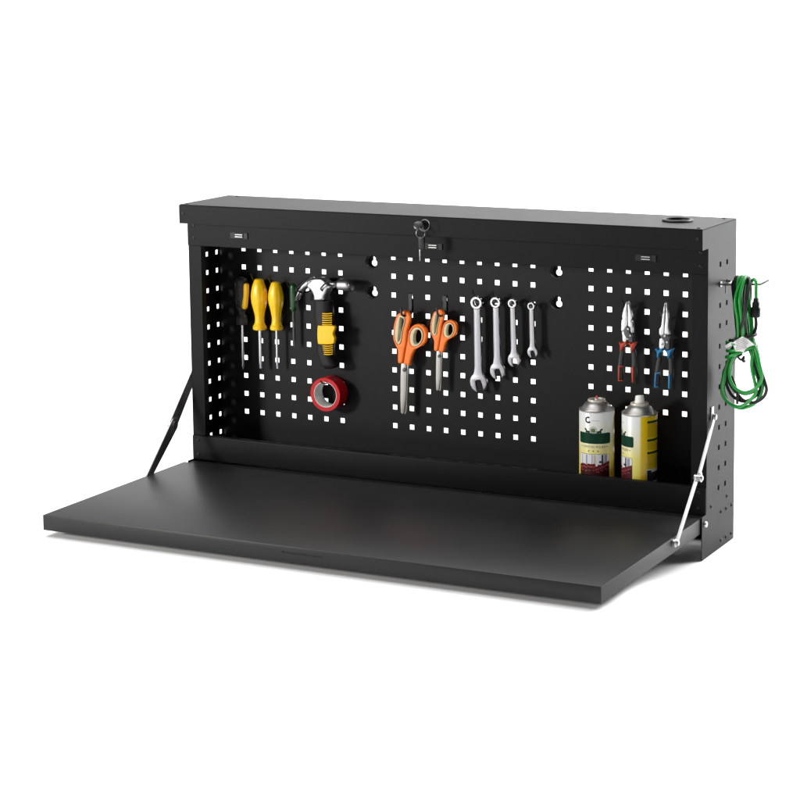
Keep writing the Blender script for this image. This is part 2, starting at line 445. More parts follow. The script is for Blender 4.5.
for X, s in ((XR, 1), (XL, -1)):
    p = atX(705.2, 524.5, XR)
    add('hinge_bolt', lathe([(0, 0), (.0062, 0), (.0062, .0012), (.0050, .0034), (.0025, .0042), (0, .0043)], 28, Matrix.Translation((X, p.y, p.z)) @ Vector((s, 0, 0)).to_track_quat('Z', 'Y').to_matrix().to_4x4()), 'steel', cab)

# worktop: the folded-down door
xa, xb = XL+.0025-.012, XR-.0025
xa = -.0700; xb = 1.0455
ytb = YF-.0046
wt = box(xa, xb, YT, YE-.0006, ZTB, ZTAB, .0011, 2)
join(wt, box(XL+.003, XR-.003, YE-.0006, ytb, ZTAB-.004, ZTAB-.0002))
slot = box(.4452, .5268, YT-.01, YT+.0014, -.4016, -.3988)
bm = bmesh.new(); bm.from_mesh(boolean(wt, slot))
add('worktop', bm, 'blackwt', cab, smooth=30)

# lid stays
def stay(x, s, m='stay', w0=.0060, w1=.0068, w2=.0062):
    top = (x+s*.0035, -.0846, -.2094); knee = (x+s*.0035, -.1700, -.3050); low = (x+s*.0035, -.2740, -.4000)
    def bar(a, b, wa, wb, t, x0):
        a = Vector(a); b = Vector(b); d = (b-a).normalized(); n = Vector((1, 0, 0)).cross(d)
        bm = bmesh.new(); vs = []
        pts = []
        for k in range(9): t_ = math.pi/2+math.pi*k/8; pts.append(a+d*math.cos(t_)*wa+n*math.sin(t_)*wa)
        for k in range(9): t_ = -math.pi/2+math.pi*k/8; pts.append(b+d*math.cos(t_)*wb+n*math.sin(t_)*wb)
        A = [bm.verts.new((x0-t/2, p.y, p.z)) for p in pts]; B = [bm.verts.new((x0+t/2, p.y, p.z)) for p in pts]
        bm.faces.new(A); bm.faces.new(B[::-1])
        for i in range(len(pts)): j = (i+1) % len(pts); bm.faces.new((A[i], A[j], B[j], B[i]))
        bmesh.ops.bevel(bm, geom=[e for e in bm.edges if len(e.link_faces) == 2 and abs(e.verts[0].co.x-e.verts[1].co.x) < 1e-6], offset=.0004, segments=1, affect='EDGES')
        return bm
    st = add('lid_stay', bar(top, knee, w0, w1, .0022, x+s*.0042), m, cab, smooth=30)
    add('lower_arm', bar(knee, low, w1, w2, .0022, x+s*.0017+s*.0002), m, st, smooth=30)
    ax = (s, 0, 0)
    br = box(*sorted((x, x+s*.0022)), -.0930, -.0800, -.214, -.190, .001, 2)
    join(br, cyl_axis((x+s*.001, top[1], top[2]), ax, .0052, .0075)); add('upper_bracket', br, m, st)
    k = cyl_axis((x-s*.002, knee[1], knee[2]), ax, .0072, .013 if s > 0 else .018); join(k, cyl_axis((x+s*.011, knee[1], knee[2]), ax, .0045, .0022, 6))
    join(k, cyl_axis((x+s*.0054, knee[1]+.004, knee[2]+.006), ax, .004, .004)); add('knee_joint', k, 'steel', st)
    l = cyl_axis((x-s*.0035, low[1]-.003, low[2]+.001), ax, .0075, .0060); join(l, cyl_axis((x, low[1], low[2]), ax, .0050, .0065, 6)); add('lower_pivot', l, 'steel', st)
stay(XR, 1); stay(-.0665, -1, 'stay', .0110, .0135, .0080)

# lock with its cylinder (keys are separate things)
lk = Vector((.4837, YC, .1234))
add('lock_cylinder', lathe([(0, -.001), (.0085, -.001), (.0085, .002), (.0075, .0032), (.0055, .0034), (.0053, .0022), (0, .0022)], 32, Matrix.Translation(lk) @ Vector((0, -1, 0)).to_track_quat('Z', 'Y').to_matrix().to_4x4()), 'gun', cab)
kt = thing('key_bunch', 'two small black headed keys on thin split rings, one of them in the cabinet lock', 'keys', (.4837, -.160, .040))
def ring_pts(c, r, ax1, ax2, n=20): return [Vector(c)+Vector(ax1)*r*math.cos(2*math.pi*k/n)+Vector(ax2)*r*math.sin(2*math.pi*k/n) for k in range(n)]
bow = bmesh.new()
k1 = at(417.1, 225.6, -.158)
bow = lathe([(0, -.0014), (.0070, -.0014), (.0082, -.0006), (.0082, .0006), (.0070, .0014), (0, .0014)], 28, Matrix.Translation(k1+Vector((.002, 0, 0))) @ Matrix.Rotation(R(18), 4, 'Y') @ Matrix.Rotation(R(64), 4, 'X') @ Matrix.Diagonal((1.15, 1, 1, 1)))
join(bow, tube([(lk.x, lk.y-.001, lk.z), (lk.x, -.158, lk.z)], .0019, 8, smooth=False))
add('inserted_key', bow, 'gun', kt)
r1 = at(424.3, 225.3, -.160); r2 = at(420.6, 233.2, -.160)
add('split_ring', tube(ring_pts(r1, .0108, (1, 0, 0), (0, .25, .97)), .0006, 8, True, 2), 'gun2', kt)
add('split_ring', tube(ring_pts(r2, .0088, (.97, .2, 0), (0, .1, 1)), .0006, 8, True, 2), 'gun2', kt)
hk = pxs([(285, 318), (300, 312), (325, 316), (345, 335), (347, 425), (335, 446), (300, 446), (288, 430)], 390, 205, 10, -.158)
kk = add('hanging_key', plate([hk], -.158, .004, .001, 3), 'blackpl', kt)
add('key_blade', plate([pxs([(293, 440), (308, 440), (305, 478), (308, 498), (304, 522), (307, 540), (303, 562), (296, 560), (294, 500)], 390, 205, 10, -.158)], -.158, .0016, .0003), 'gun2', kk)

# ------------------------------------------------------------------ hooks
def hook(px, py, tx, ty, label, out=.042, r=.0013):
    """wire hook: goes in at the board, rises to its free end"""
    a = at(px, py, -.002); b = at(tx, ty, -out)
    bmk = tube([(a.x, .004, a.z), (a.x, -.006, a.z-.0005), (a.x+(b.x-a.x)*.35, -out*.45, a.z+(b.z-a.z)*.25), (b.x, -out, b.z)], r, 8)
    join(bmk, box(a.x-.0045, a.x+.0045, -.0022, -.0004, a.z-.006, a.z+.006, .0006, 1))
    return tag(add('wire_hook', bmk, 'wire'), label, 'hook', 'hooks on the pegboard')

# ------------------------------------------------------------------ screwdrivers
def z3(x, y, Y): return at(220+x/5, 265+y/5, Y)
U = 1/2400
def screwdriver(cx, ytop, prof, handle, yend, shaft_r, tip, label, flute=None, n=48, shaft_mat='shaft', Y=-.020, dy=1.0):
    t0 = z3(cx, ytop, Y); zt = t0.z; x = t0.x
    zz = lambda y: zt-(y-ytop)*U
    t = thing('screwdriver', label, 'screwdriver', (x, Y, zz(yend)), 'screwdrivers on the pegboard')
    D = Matrix.Translation((x, Y, 0)) @ Matrix.Diagonal((1, dy, 1, 1))
    P3 = crom([Vector((r*U, zz(y), 0)) for y, r in prof], 4)
    add('handle', lathe([(0, P3[0].y)]+[(max(p.x, 1e-4), p.y) for p in P3]+[(0, P3[-1].y)], n, D, flute), handle, t)
    yh = prof[-1][0]; rs = shaft_r*U
    if tip == 'flat':
        b = loft([(Vector((x, Y, zz(yh-4))), rs, rs), (Vector((x, Y, zz(yend-34))), rs, rs), (Vector((x, Y, zz(yend-16))), rs*1.0, rs*.6), (Vector((x, Y, zz(yend))), rs*.92, rs*.2)], 16)
    else:
        b = loft([(Vector((x, Y, zz(yh-4))), rs, rs), (Vector((x, Y, zz(yend-18))), rs, rs), (Vector((x, Y, zz(yend-14))), rs*.8, rs*.8), (Vector((x, Y, zz(yend))), rs*.22, rs*.22)], 16)
    add('shaft', b, shaft_mat, t)
    return t, x, zz
ypro = [(68, 9), (71, 19), (82, 25), (110, 35), (150, 41), (185, 39), (212, 33), (240, 26), (262, 23), (285, 24), (298, 29), (306, 33.5), (319, 33.5), (323, 29)]
zt1 = z3(195, 68, -.02).z
fl8 = lambda z: (8, .05 if zt1-.085 < z < zt1-.012 else 0)
screwdriver(194, 68, ypro, 'yellow', 517, 8.6, 'flat', 'yellow screwdriver with the wider handle and thicker shaft, beside the black and yellow one', fl8)
ypro2 = [(83, 9), (86, 18), (96, 24), (122, 33), (160, 38.5), (192, 36), (216, 30), (242, 25), (264, 22), (285, 23), (300, 27), (307, 31), (319, 31), (323, 27)]
screwdriver(278, 83, ypro2, 'yellow', 517, 6.4, 'flat', 'slimmer yellow screwdriver with thin shaft, next to the small green one', fl8)
bpro = [(60, 12), (66, 24), (80, 31), (120, 33), (170, 31), (212, 27), (232, 19), (246, 17), (258, 25), (275, 28), (294, 28.5), (298, 26)]
t, x, zz = screwdriver(106, 60, bpro, 'gripr', 522, 7.4, 'cross', 'screwdriver with black handle and yellow side grip, leftmost tool on the board', None)
ins = pxs([(121, 99), (130, 91), (139, 95), (141, 120), (138, 170), (133, 212), (125, 221), (114, 214), (113, 192), (120, 150)], 220, 265, 5, -.026)
b = plate([ins], -.0255, .0105, .003, 4, 3)
hd_ = [o for o in t.children if o.name.startswith('handle')][0]
add('grip_insert', b, 'yellow2', hd_)
b = bmesh.new()
for k in range(9):                                # raised ribs of the soft grip
    y = 105+k*13; join(b, tube([z3(82, y+6, -.0285), z3(91, y, -.0335), z3(101, y+6, -.0328)], .0007, 6, sub=4))
add('grip_ribs', b, 'blackpl', hd_)
gpro = [(92, 6), (98, 13), (112, 16.5), (150, 18), (200, 16.5), (222, 13), (231, 9)]
screwdriver(365, 92, gpro, 'green', 404, 7.5, 'flat', 'small screwdriver with slim dark green handle, between yellow screwdriver and hammer', None, 28, 'gun', -.016)
hook(237.6, 285.5, 230.8, 276.2, 'black wire hook through the handle of the black and yellow screwdriver')
hook(256.6, 283.6, 250.6, 273.4, 'black wire hook through the top of the wider yellow screwdriver')
hook(273.8, 285.6, 267.8, 276.4, 'black wire hook through the top of the slimmer yellow screwdriver')
hook(291.0, 288.2, 284.6, 277.6, 'black wire hook holding the small dark green screwdriver')

# ------------------------------------------------------------------ hammer
YH = -.030
p0 = z3(540, 515, YH)
ham = thing('claw_hammer', 'claw hammer with polished head and black grip with yellow panels', 'hammer', (p0.x, YH, p0.z))
hh = [(176, 478, 562), (200, 477, 563), (240, 474, 566), (290, 480, 571), (320, 486, 573), (345, 487, 568), (370, 486, 571), (395, 488, 570), (425, 488, 568), (450, 493, 574), (475, 500, 586), (495, 508, 594), (508, 516, 586), (516, 526, 566)]
secs = []
for y, a, b in hh:
    c = z3((a+b)/2, y, YH); hw = (b-a)/2*U*1.06
    secs.append((c, hw, min(.0165, hw*.92)))
grip = add('grip', loft(secs, 32, 2.6, 3), 'rubber', ham)
fy = YH-.0165
bl = pxs([(489, 306), (500, 303), (560, 304), (574, 309), (573, 322), (566, 338), (567, 352), (573, 366), (571, 384), (566, 394), (545, 397), (500, 396), (490, 390), (487, 350)], 220, 265, 5, fy)
add('grip_panel', plate([bl], fy+.0035, .0095, .0016, 3, 3), 'yellow2', grip)
for k in range(6):
    y = 243+k*11; add('grip_stripe', tube([z3(512, y, fy+.0003), z3(536, y+1, fy-.0007), z3(560, y-1, fy+.0022)], .00115, 6, sub=3), 'yellow2', grip)
for k in range(5):
    y = 404+k*10.5; add('grip_stripe', tube([z3(513+k*2, y, fy+.001), z3(538+k*1.5, y+2, fy+.0000), z3(564, y-1, fy+.0035)], .00115, 6, sub=3), 'yellow2', grip)
add('rivet', cyl_axis(z3(532, 490, fy+.0035), (0, -1, 0), .0036, .0022), mat('brass', (.62, .38, .08), .3, 1), grip)
# head: cheek and neck
ck = pxs([(444, 82), (462, 68), (490, 62), (518, 62), (536, 72), (552, 90), (568, 100), (566, 112), (553, 122), (544, 140), (534, 160), (528, 176), (484, 176), (478, 150), (466, 124), (450, 112)], 220, 265, 5, YH)
hb = plate([ck], YH, .025, .0055, 4, 4)
nk = []
for xx, ym, r in ((548, 103, 15), (566, 97, 11.5), (580, 96, 12), (588, 97, 18), (594, 97, 25), (600, 97, 28), (636, 97, 28.5), (646, 97, 29), (652, 97, 25)):
    nk.append((z3(xx, ym, YH), r*U))
bmn = bmesh.new(); rings = []
for c, r in nk:
    rings.append([bmn.verts.new((c.x, c.y+r*math.cos(2*math.pi*k/28), nk[4][0].z+r*math.sin(2*math.pi*k/28)-(.0 if c.x > nk[3][0].x else 0))) for k in range(28)])
for a, b in zip(rings, rings[1:]):
    for k in range(28): bmn.faces.new((a[k], a[(k+1) % 28], b[(k+1) % 28], b[k]))
bmn.faces.new(rings[0]); bmn.faces.new(rings[-1])
join(hb, bmn)
head = add('head', hb, 'chrome', ham)
cr = nk[-1][0]; zz_ = nk[4][0].z
add('striking_face', lathe([(0, 0), (.0112, 0), (.0118, .0012), (.0118, .0040), (.0105, .0052), (0, .0056)], 32, Matrix.Translation((cr.x-.0005, YH, zz_)) @ Vector((1, 0, 0)).to_track_quat('Z', 'Y').to_matrix().to_4x4()), 'gun', head)
# two claw prongs
ct = [(470, 82, 22), (448, 90, 17), (428, 103, 13), (412, 122, 9.5), (400, 143, 6), (391, 162, 3.2), (386.5, 176, 1.2)]
b = bmesh.new()
for s in (-1, 1):
    rr = []; C = [z3(a, q, YH) for a, q, _ in ct]
    for i, (a, q, h) in enumerate(ct):
        d = (C[min(i+1, 6)]-C[max(i-1, 0)]).normalized(); nrm = Vector((d.z, 0, -d.x)); f = i/6
        yc = YH+s*(.0058+.0015*f); hy = .0054-.0022*f
        rr.append([b.verts.new(C[i]+Vector((0, yc-YH+hy*math.cos(2*math.pi*k/16), 0))+nrm*(h*U*math.sin(2*math.pi*k/16))) for k in range(16)])
    for p_, q_ in zip(rr, rr[1:]):
        for k in range(16): b.faces.new((p_[k], p_[(k+1) % 16], q_[(k+1) % 16], q_[k]))
    b.faces.new(rr[0]); b.faces.new(rr[-1])
add('claw', b, 'chrome', head)
# double hook that carries the hammer head
h1 = z3(443, 122, -.01); h2 = z3(560, 118, -.01); e1 = z3(430, 78, -.052); e2 = z3(549, 74, -.052)
b = bmesh.new()
for h, e in ((h1, e1), (h2, e2)): 
    join(b, tube([(h.x, .004, h.z-.004), (h.x, -.018, h.z-.004), (h.x-.001, -.036, h.z-.003), (h.x-.004, -.048, h.z+.006), (e.x, -.053, e.z)], .0016, 8))
join(b, box(h1.x-.004, h2.x+.004, -.0024, -.0004, h1.z-.0085, h1.z+.0005, .0006, 1))
tag(add('wire_hook', b, 'wire'), 'black two pronged hook carrying the hammer head', 'hook', 'hooks on the pegboard')

# ------------------------------------------------------------------ tape roll
tc = at(325.1, 394.7, -.037)
tp = thing('tape_roll', 'roll of red tape on a white cardboard core, hanging under the hammer', 'tape', (tc.x, -.020, tc.z-.035))
Ro, Ri = .0345, .0252
q = Matrix.Translation((tc.x, -.0035, tc.z)) @ Vector((0, -1, 0)).to_track_quat('Z', 'Y').to_matrix().to_4x4()
W = .0335
prof = [(Ri+.0012, 0), (Ro-.0006, 0), (Ro, .0006), (Ro, W-.0006), (Ro-.0006, W)]
for k in range(6): prof.append((Ro-.0010-k*.0012, W+(.0001 if k % 2 else -.0001)))
prof += [(Ri+.0012, W), (Ri+.0012, 0)]
def open_lathe(prof, n, M4):
    bm = bmesh.new(); rr = [[bm.verts.new((r*math.cos(2*math.pi*k/n), r*math.sin(2*math.pi*k/n), z)) for k in range(n)] for r, z in prof]
    for a, b in zip(rr, rr[1:]):
        for k in range(n): bm.faces.new((a[k], a[(k+1) % n], b[(k+1) % n], b[k]))
    bmesh.ops.remove_doubles(bm, verts=bm.verts, dist=1e-7); bmesh.ops.transform(bm, matrix=M4, verts=bm.verts); return bm
add('tape', open_lathe(prof, 72, q), 'red', tp)
add('core', open_lathe([(Ri, .0003), (Ri+.0011, .0003), (Ri+.0011, W-.0004), (Ri, W-.0004), (Ri, .0003)], 72, q), 'core', tp)
b = tube([(tc.x+.001, .004, tc.z+Ri-.0035), (tc.x+.001, -.036, tc.z+Ri-.0025), (tc.x-.002, -.045, tc.z+Ri+.001), (tc.x-.004, -.048, tc.z+Ri+.005)], .0016, 8)
join(b, box(tc.x-.004, tc.x+.006, -.0022, -.0004, tc.z+Ri-.009, tc.z+Ri+.001, .0006, 1))
tag(add('wire_hook', b, 'wire'), 'black hook inside the roll of red tape', 'hook', 'hooks on the pegboard')

# ------------------------------------------------------------------ scissors
YS = -.024
def s4(pts, Y=YS): return pxs(pts, 385, 285, 6.155, Y)
b0 = at(385+118/6.155, 285+790/6.155, YS)
sc = thing('scissors', 'larger pair of orange handled scissors with long closed blades', 'scissors', (b0.x, YS, b0.z), 'scissors on the pegboard')
LO = [(93, 182), (108, 164), (130, 155), (152, 163), (166, 187), (164, 220), (152, 262), (144, 300), (141, 345), (134, 385), (128, 420), (120, 470), (108, 480), (90, 476), (88, 440), (88, 400), (74, 368), (62, 335), (58, 295), (66, 245), (78, 210)]
LI = [(98, 186), (113, 182), (130, 196), (134, 220), (124, 262), (116, 300), (112, 335), (103, 357), (90, 358), (77, 338), (72, 300), (76, 255), (86, 215)]
RO = [(142, 330), (150, 290), (166, 258), (190, 242), (216, 239), (242, 251), (260, 280), (263, 315), (254, 350), (234, 372), (208, 384), (186, 402), (170, 436), (160, 478), (152, 496), (138, 490), (118, 480), (122, 440), (132, 385)]
RI = [(160, 330), (164, 296), (178, 270), (202, 258), (226, 268), (240, 295), (238, 330), (224, 358), (198, 376), (176, 372), (164, 354)]
LH = [(104, 200), (116, 197), (126, 206), (128, 222), (118, 262), (110, 300), (106, 328), (98, 344), (92, 342), (94, 300), (98, 250)]
RH = [(182, 325), (186, 296), (198, 276), (214, 272), (228, 288), (232, 315), (226, 340), (210, 358), (194, 362), (184, 350)]
hl = add('handle', plate([s4(LO), s4(LI)], YS-.003, .011, .0036, 4, 4), 'orange', sc)
add('grip_liner', plate([s4(LI), s4(LH)], YS-.003, .0125, .0012, 4, 3), 'cream', hl)
hr = add('handle', plate([s4(RO), s4(RI)], YS+.0005, .011, .0036, 4, 4), 'orange', sc)
add('grip_liner', plate([s4(RI), s4(RH)], YS+.0005, .0125, .0012, 4, 3), 'cream', hr)
add('blade', plate([s4([(104, 470), (130, 474), (136, 530), (135, 600), (130, 700), (122, 780), (112, 794), (100, 784), (98, 700), (99, 560)])], YS-.0018, .0016, .0004), 'blade', sc)
add('blade', plate([s4([(118, 470), (146, 486), (142, 560), (139, 640), (134, 780), (128, 796), (114, 788), (110, 640), (110, 540)])], YS+.0004, .0016, .0004), 'blade', sc)
pv = at(385+120/6.155, 285+522/6.155, YS-.0026)
add('pivot_screw', lathe([(0, 0), (.0042, 0), (.0042, .0009), (.0034, .0015), (.001, .0016), (0, .0012)], 24, Matrix.Translation(pv) @ Vector((0, -1, 0)).to_track_quat('Z', 'Y').to_matrix().to_4x4()), 'gun', sc)
s2 = copy_tree(sc); k = .78
e = at(385+334/6.155, 285+437/6.155, YS)          # pivot of the smaller pair
off = (Vector((pv.x, YS, pv.z))-WL[sc])*k
s2.location = (e.x-off.x, YS*.92, e.z-off.z); s2.scale = (k, k, k)
tag(s2, 'smaller pair of orange handled scissors with short closed blades, hanging beside the wrenches')
def flat_hook(px, py, bx, by, tx, ty, label):
    a = at(px, py, -.002); c = at(bx, by, -.002); e = at(tx, ty, -.040)
    bm = box(a.x-.0042, a.x+.0042, -.0030, -.0004, c.z-.004, a.z+.004, .0007, 1)
    join(bm, tube([(a.x, -.001, c.z+.002), (a.x, -.012, c.z-.001), (e.x+.006, -.030, c.z-.002), (e.x+.0015, -.038, c.z+.001), (e.x, -.040, e.z)], .0022, 8))
    join(bm, box(a.x-.0036, a.x+.0036, -.0003, .004, a.z-.001, a.z+.0035))
    tag(add('flat_hook', bm, 'wire'), label, 'hook', 'hooks on the pegboard')
flat_hook(410.2, 295.4, 410.4, 312.5, 400.8, 307.8, 'black flat strip hook holding the larger scissors')
flat_hook(444.8, 297.5, 445, 312.5, 436.8, 307.3, 'black flat strip hook holding the smaller scissors')

# ------------------------------------------------------------------ wrenches
YW = -.020
def wrench(rc, rr, hc, hr, shw, yend, label):
    """ring centre, ring radius, open end centre, open end radius in zoomed px"""
    f = 6.667; u = 1/(f*497)
    A = at(460+rc[0]/f, 280+rc[1]/f, YW); B = at(460+hc[0]/f, 280+hc[1]/f, YW)
    D = Vector((B.x-A.x, 0, B.z-A.z)); Ln = D.length; ang = math.atan2(D.x, -D.z)
    r1, r2, sw0, sw1 = rr*u, hr*u, shw*u*.92, shw*u*1.08
    L1 = []                                       # outline, local: ring centre at 0,0, shank down -z
    for k in range(25):                           # ring, from lower right round the top to lower left
        t = -math.pi/2+.6+(2*math.pi-1.2)*k/24; L1.append((r1*math.cos(t), r1*math.sin(t)))
    L1 += [(-sw0, -r1*1.25), (-sw0*.97, -r1*1.8), (-sw1*.97, -Ln+r2*1.65), (-sw1*1.1, -Ln+r2*1.2)]
    tilt = R(-14); half = r2*.36
    head = []
    for k in range(40):
        t = math.pi/2+.62+(2*math.pi-1.24)*k/39
        head.append((r2*.98*math.cos(t), -Ln+r2*1.06*math.sin(t)))
    # cut the jaw: drop the head points in the mouth and walk its U instead
    mouth = -math.pi/2-tilt
    dx, dz = math.cos(mouth), math.sin(mouth); nx, nz = -dz, dx
    def loc(a, b): return (dx*a+nx*b, -Ln+dz*a+nz*b)
    left, right = [], []
    for p in head:
        a = (p[0]*dx+(p[1]+Ln)*dz); b = (p[0]*nx+(p[1]+Ln)*nz)
        if a > 0 and abs(b) < half*1.12: continue
        (left if b < 0 and True else right).append((p, a, b))
    hl_ = [p for p, a, b in left]; hr_ = [p for p, a, b in right]
    U_ = [loc(r2*.99, -half), loc(r2*.25, -half)]+[loc(-r2*.05+.0-half*.55*math.sin(math.pi*k/6)*.9, -half*math.cos(math.pi*k/6)) for k in range(1, 6)]+[loc(r2*.25, half), loc(r2*.93, half)]
    # head points run counter-clockwise from upper left through the bottom to upper right
    L1 += hl_ + U_ + hr_
    L1 += [(sw1*1.1, -Ln+r2*1.2), (sw1*.97, -Ln+r2*1.65), (sw0*.97, -r1*1.8), (sw0, -r1*1.25)]
    hole = []
    n = 24
    for k in range(n): 
        t = 2*math.pi*k/n; q_ = r1*(.60 if k % 2 else .53); hole.append((q_*math.cos(t), q_*math.sin(t)))
    th_ = max(.0055, shw*u*1.0)
    bm = plate([L1, hole], 0, th_, th_*.22, None, 2)
    rot = Matrix.Translation((A.x, YW, A.z)) @ Matrix.Rotation(-ang, 4, 'Y')
    bmesh.ops.transform(bm, matrix=rot, verts=bm.verts)
    w_ = thing('combination_wrench', label, 'wrench', (A.x, YW, B.z-r2), 'wrenches on the pegboard')
    add('wrench_body', bm, 'wrench', w_)
    rg = open_lathe([(r1*.60, -th_*.8), (r1*.9, -th_*.8), (r1*1.02, -th_*.5), (r1*1.02, th_*.5), (r1*.9, th_*.8), (r1*.60, th_*.8), (r1*.60, -th_*.8)], 40, rot @ Matrix.Rotation(R(90), 4, 'X'))
    add('ring_end', rg, 'ringc', w_)
    # raised edges along the shank
    ln = bmesh.new()
    for s in (-1, 1):
        join(ln, tube([rot @ Vector((s*sw0*.8, -th_*.5, -r1*1.5)), rot @ Vector((s*sw1*.8, -th_*.5, -Ln+r2*1.6))], .0006, 6, smooth=False))
    add('shank_ridge', ln, 'wrench', w_)
wrench((115, 150), 43, (126, 682), 62, 24.5, 750, 'largest of the four chrome combination wrenches')
wrench((241, 148), 37, (252, 606), 54, 22, 665, 'second largest chrome combination wrench, next to the largest one')
wrench((352, 155), 31, (363, 532), 45, 18, 580, 'third largest chrome combination wrench, between a larger and the smallest one')
wrench((478, 173), 26, (486, 480), 37, 15.5, 520, 'smallest of the four chrome combination wrenches')
for px, py, tx, ty, s in ((477.5, 300.5, 472.4, 290.2, 'largest'), (496.5, 300.2, 492.2, 291.7, 'second largest'), (513.2, 301.8, 510, 294.6, 'third largest'), (531.6, 304.5, 529.2, 299.6, 'smallest')):
    hook(px, py, tx, ty, 'black wire hook through the ring of the '+s+' wrench', .036, .0010)

# ------------------------------------------------------------------ pliers
YP = -.022
def z6(x, y, Y=YP): return at(600+x/6.667, 280+y/6.667, Y)
def p6(pts, Y=YP): return pxs(pts, 600, 280, 6.667, Y)
UP6 = 1/(6.667*500)
def pliers(label, jawL, jawR, plateL, lever, colL, colR, gripL, gripR, inL, inR, dots, cm):
    bz = z6(*gripR[-1][:2])
    t = thing('pliers', label, 'pliers', (bz.x, YP, bz.z), 'pliers on the pegboard')
    jw = add('jaw', plate([p6(jawL)], YP-.0010, .010, .0016, 2), 'jaw', t); add('jaw', plate([p6(jawR)], YP+.0006, .010, .0016, 2), 'jaw', t)
    add('joint_plate', plate([p6(plateL)], YP, .0085, .001, 3), 'jaw', t)
    lv = add('joint_lever', plate([p6(lever)], YP-.0045, .0060, .001, 3), 'gun', t)
    b = bmesh.new()
    for x, y, r in dots: join(b, cyl_axis(z6(x, y, YP-.0075), (0, -1, 0), r*UP6, .0014))
    add('pivot', b, 'chrome', lv)
    for col, gp, il, s in ((colL, gripL, inL, -1), (colR, gripR, inR, 1)):
        secs = [(z6(x, y), hw*UP6*1.05, min(.0072, hw*UP6*.95)) for x, y, hw in gp]
        h = add('handle', loft(secs, 20, 2.5, 4), 'gripr', t)
        add('collar', plate([p6(col, YP-.004)], YP-.003, .0155, .0025, 3, 3), cm, h)
        add('grip_inlay', plate([p6(il, YP-.006)], YP-.0045, .0065, .0008, None), cm, h)
    return t
pliers('combination pliers with broad jaws and black grips with red orange collars',
    [(180, 145), (187, 142), (187, 200), (188, 305), (150, 345), (148, 300), (150, 265), (156, 258), (153, 240), (160, 205), (170, 175)],
    [(189, 142), (196, 145), (206, 175), (217, 225), (220, 250), (213, 268), (222, 285), (222, 350), (205, 345), (190, 300), (189, 200)],
    [(152, 338), (176, 335), (186, 365), (180, 408), (158, 410), (154, 375)],
    [(172, 318), (186, 304), (202, 316), (208, 345), (222, 362), (226, 410), (205, 414), (192, 392), (178, 372), (166, 345)],
    [(131, 410), (150, 418), (166, 412), (184, 410), (176, 428), (160, 444), (150, 468), (138, 470), (140, 440)],
    [(195, 412), (212, 420), (232, 414), (243, 416), (232, 436), (226, 460), (218, 478), (208, 470), (206, 440)],
    [(154, 420, 13), (148, 470, 14), (140, 530, 15), (137, 590, 17), (137, 640, 17), (137, 672, 16), (138, 680, 10)],
    [(220, 420, 13), (224, 470, 15), (229, 530, 16), (229, 590, 17), (228, 645, 17), (229, 682, 16), (230, 690, 10)],
    [(124, 574), (154, 572), (154, 578), (132, 580), (129, 668), (152, 668), (152, 674), (121, 674)],
    [(210, 580), (224, 578), (224, 680), (214, 682)], [(187, 326, 8), (202, 370, 7), (186, 392, 6)], 'redgrip')
pliers('long nose pliers with narrow tapered jaws and black grips with blue collars',
    [(436, 152), (442, 149), (440, 220), (436, 280), (432, 366), (402, 364), (401, 325), (412, 310), (418, 270), (424, 215)],
    [(443, 149), (449, 152), (457, 200), (463, 262), (460, 310), (466, 362), (432, 366), (437, 290), (442, 220)],
    [(404, 390), (426, 386), (436, 420), (428, 455), (402, 458), (400, 420)],
    [(410, 372), (430, 360), (464, 366), (472, 380), (470, 455), (448, 460), (442, 420), (430, 396)],
    [(374, 453), (394, 462), (412, 458), (426, 460), (418, 476), (402, 490), (396, 515), (384, 510), (384, 480)],
    [(438, 460), (456, 466), (476, 459), (491, 458), (480, 480), (474, 500), (464, 522), (454, 512), (450, 484)],
    [(398, 468, 13), (396, 520, 14), (387, 580, 15), (382, 640, 17), (378, 690, 17), (377, 718, 16), (378, 727, 10)],
    [(466, 468, 13), (472, 520, 15), (475, 580, 16), (474, 640, 17), (471, 690, 17), (470, 724, 16), (470, 734, 10)],
    [(368, 618), (394, 616), (394, 624), (376, 626), (371, 708), (388, 709), (388, 716), (362, 714)],
    [(456, 630), (469, 628), (467, 722), (455, 724)], [(432, 372, 9), (447, 414, 8), (414, 430, 6)], 'bluegrip')
hook(626.6, 307.2, 621.2, 296.6, 'black wire hook at the jaws of the pliers with red orange collars', .040)
hook(664.2, 319.3, 658.6, 309.8, 'black wire hook at the jaws of the pliers with blue collars', .040)

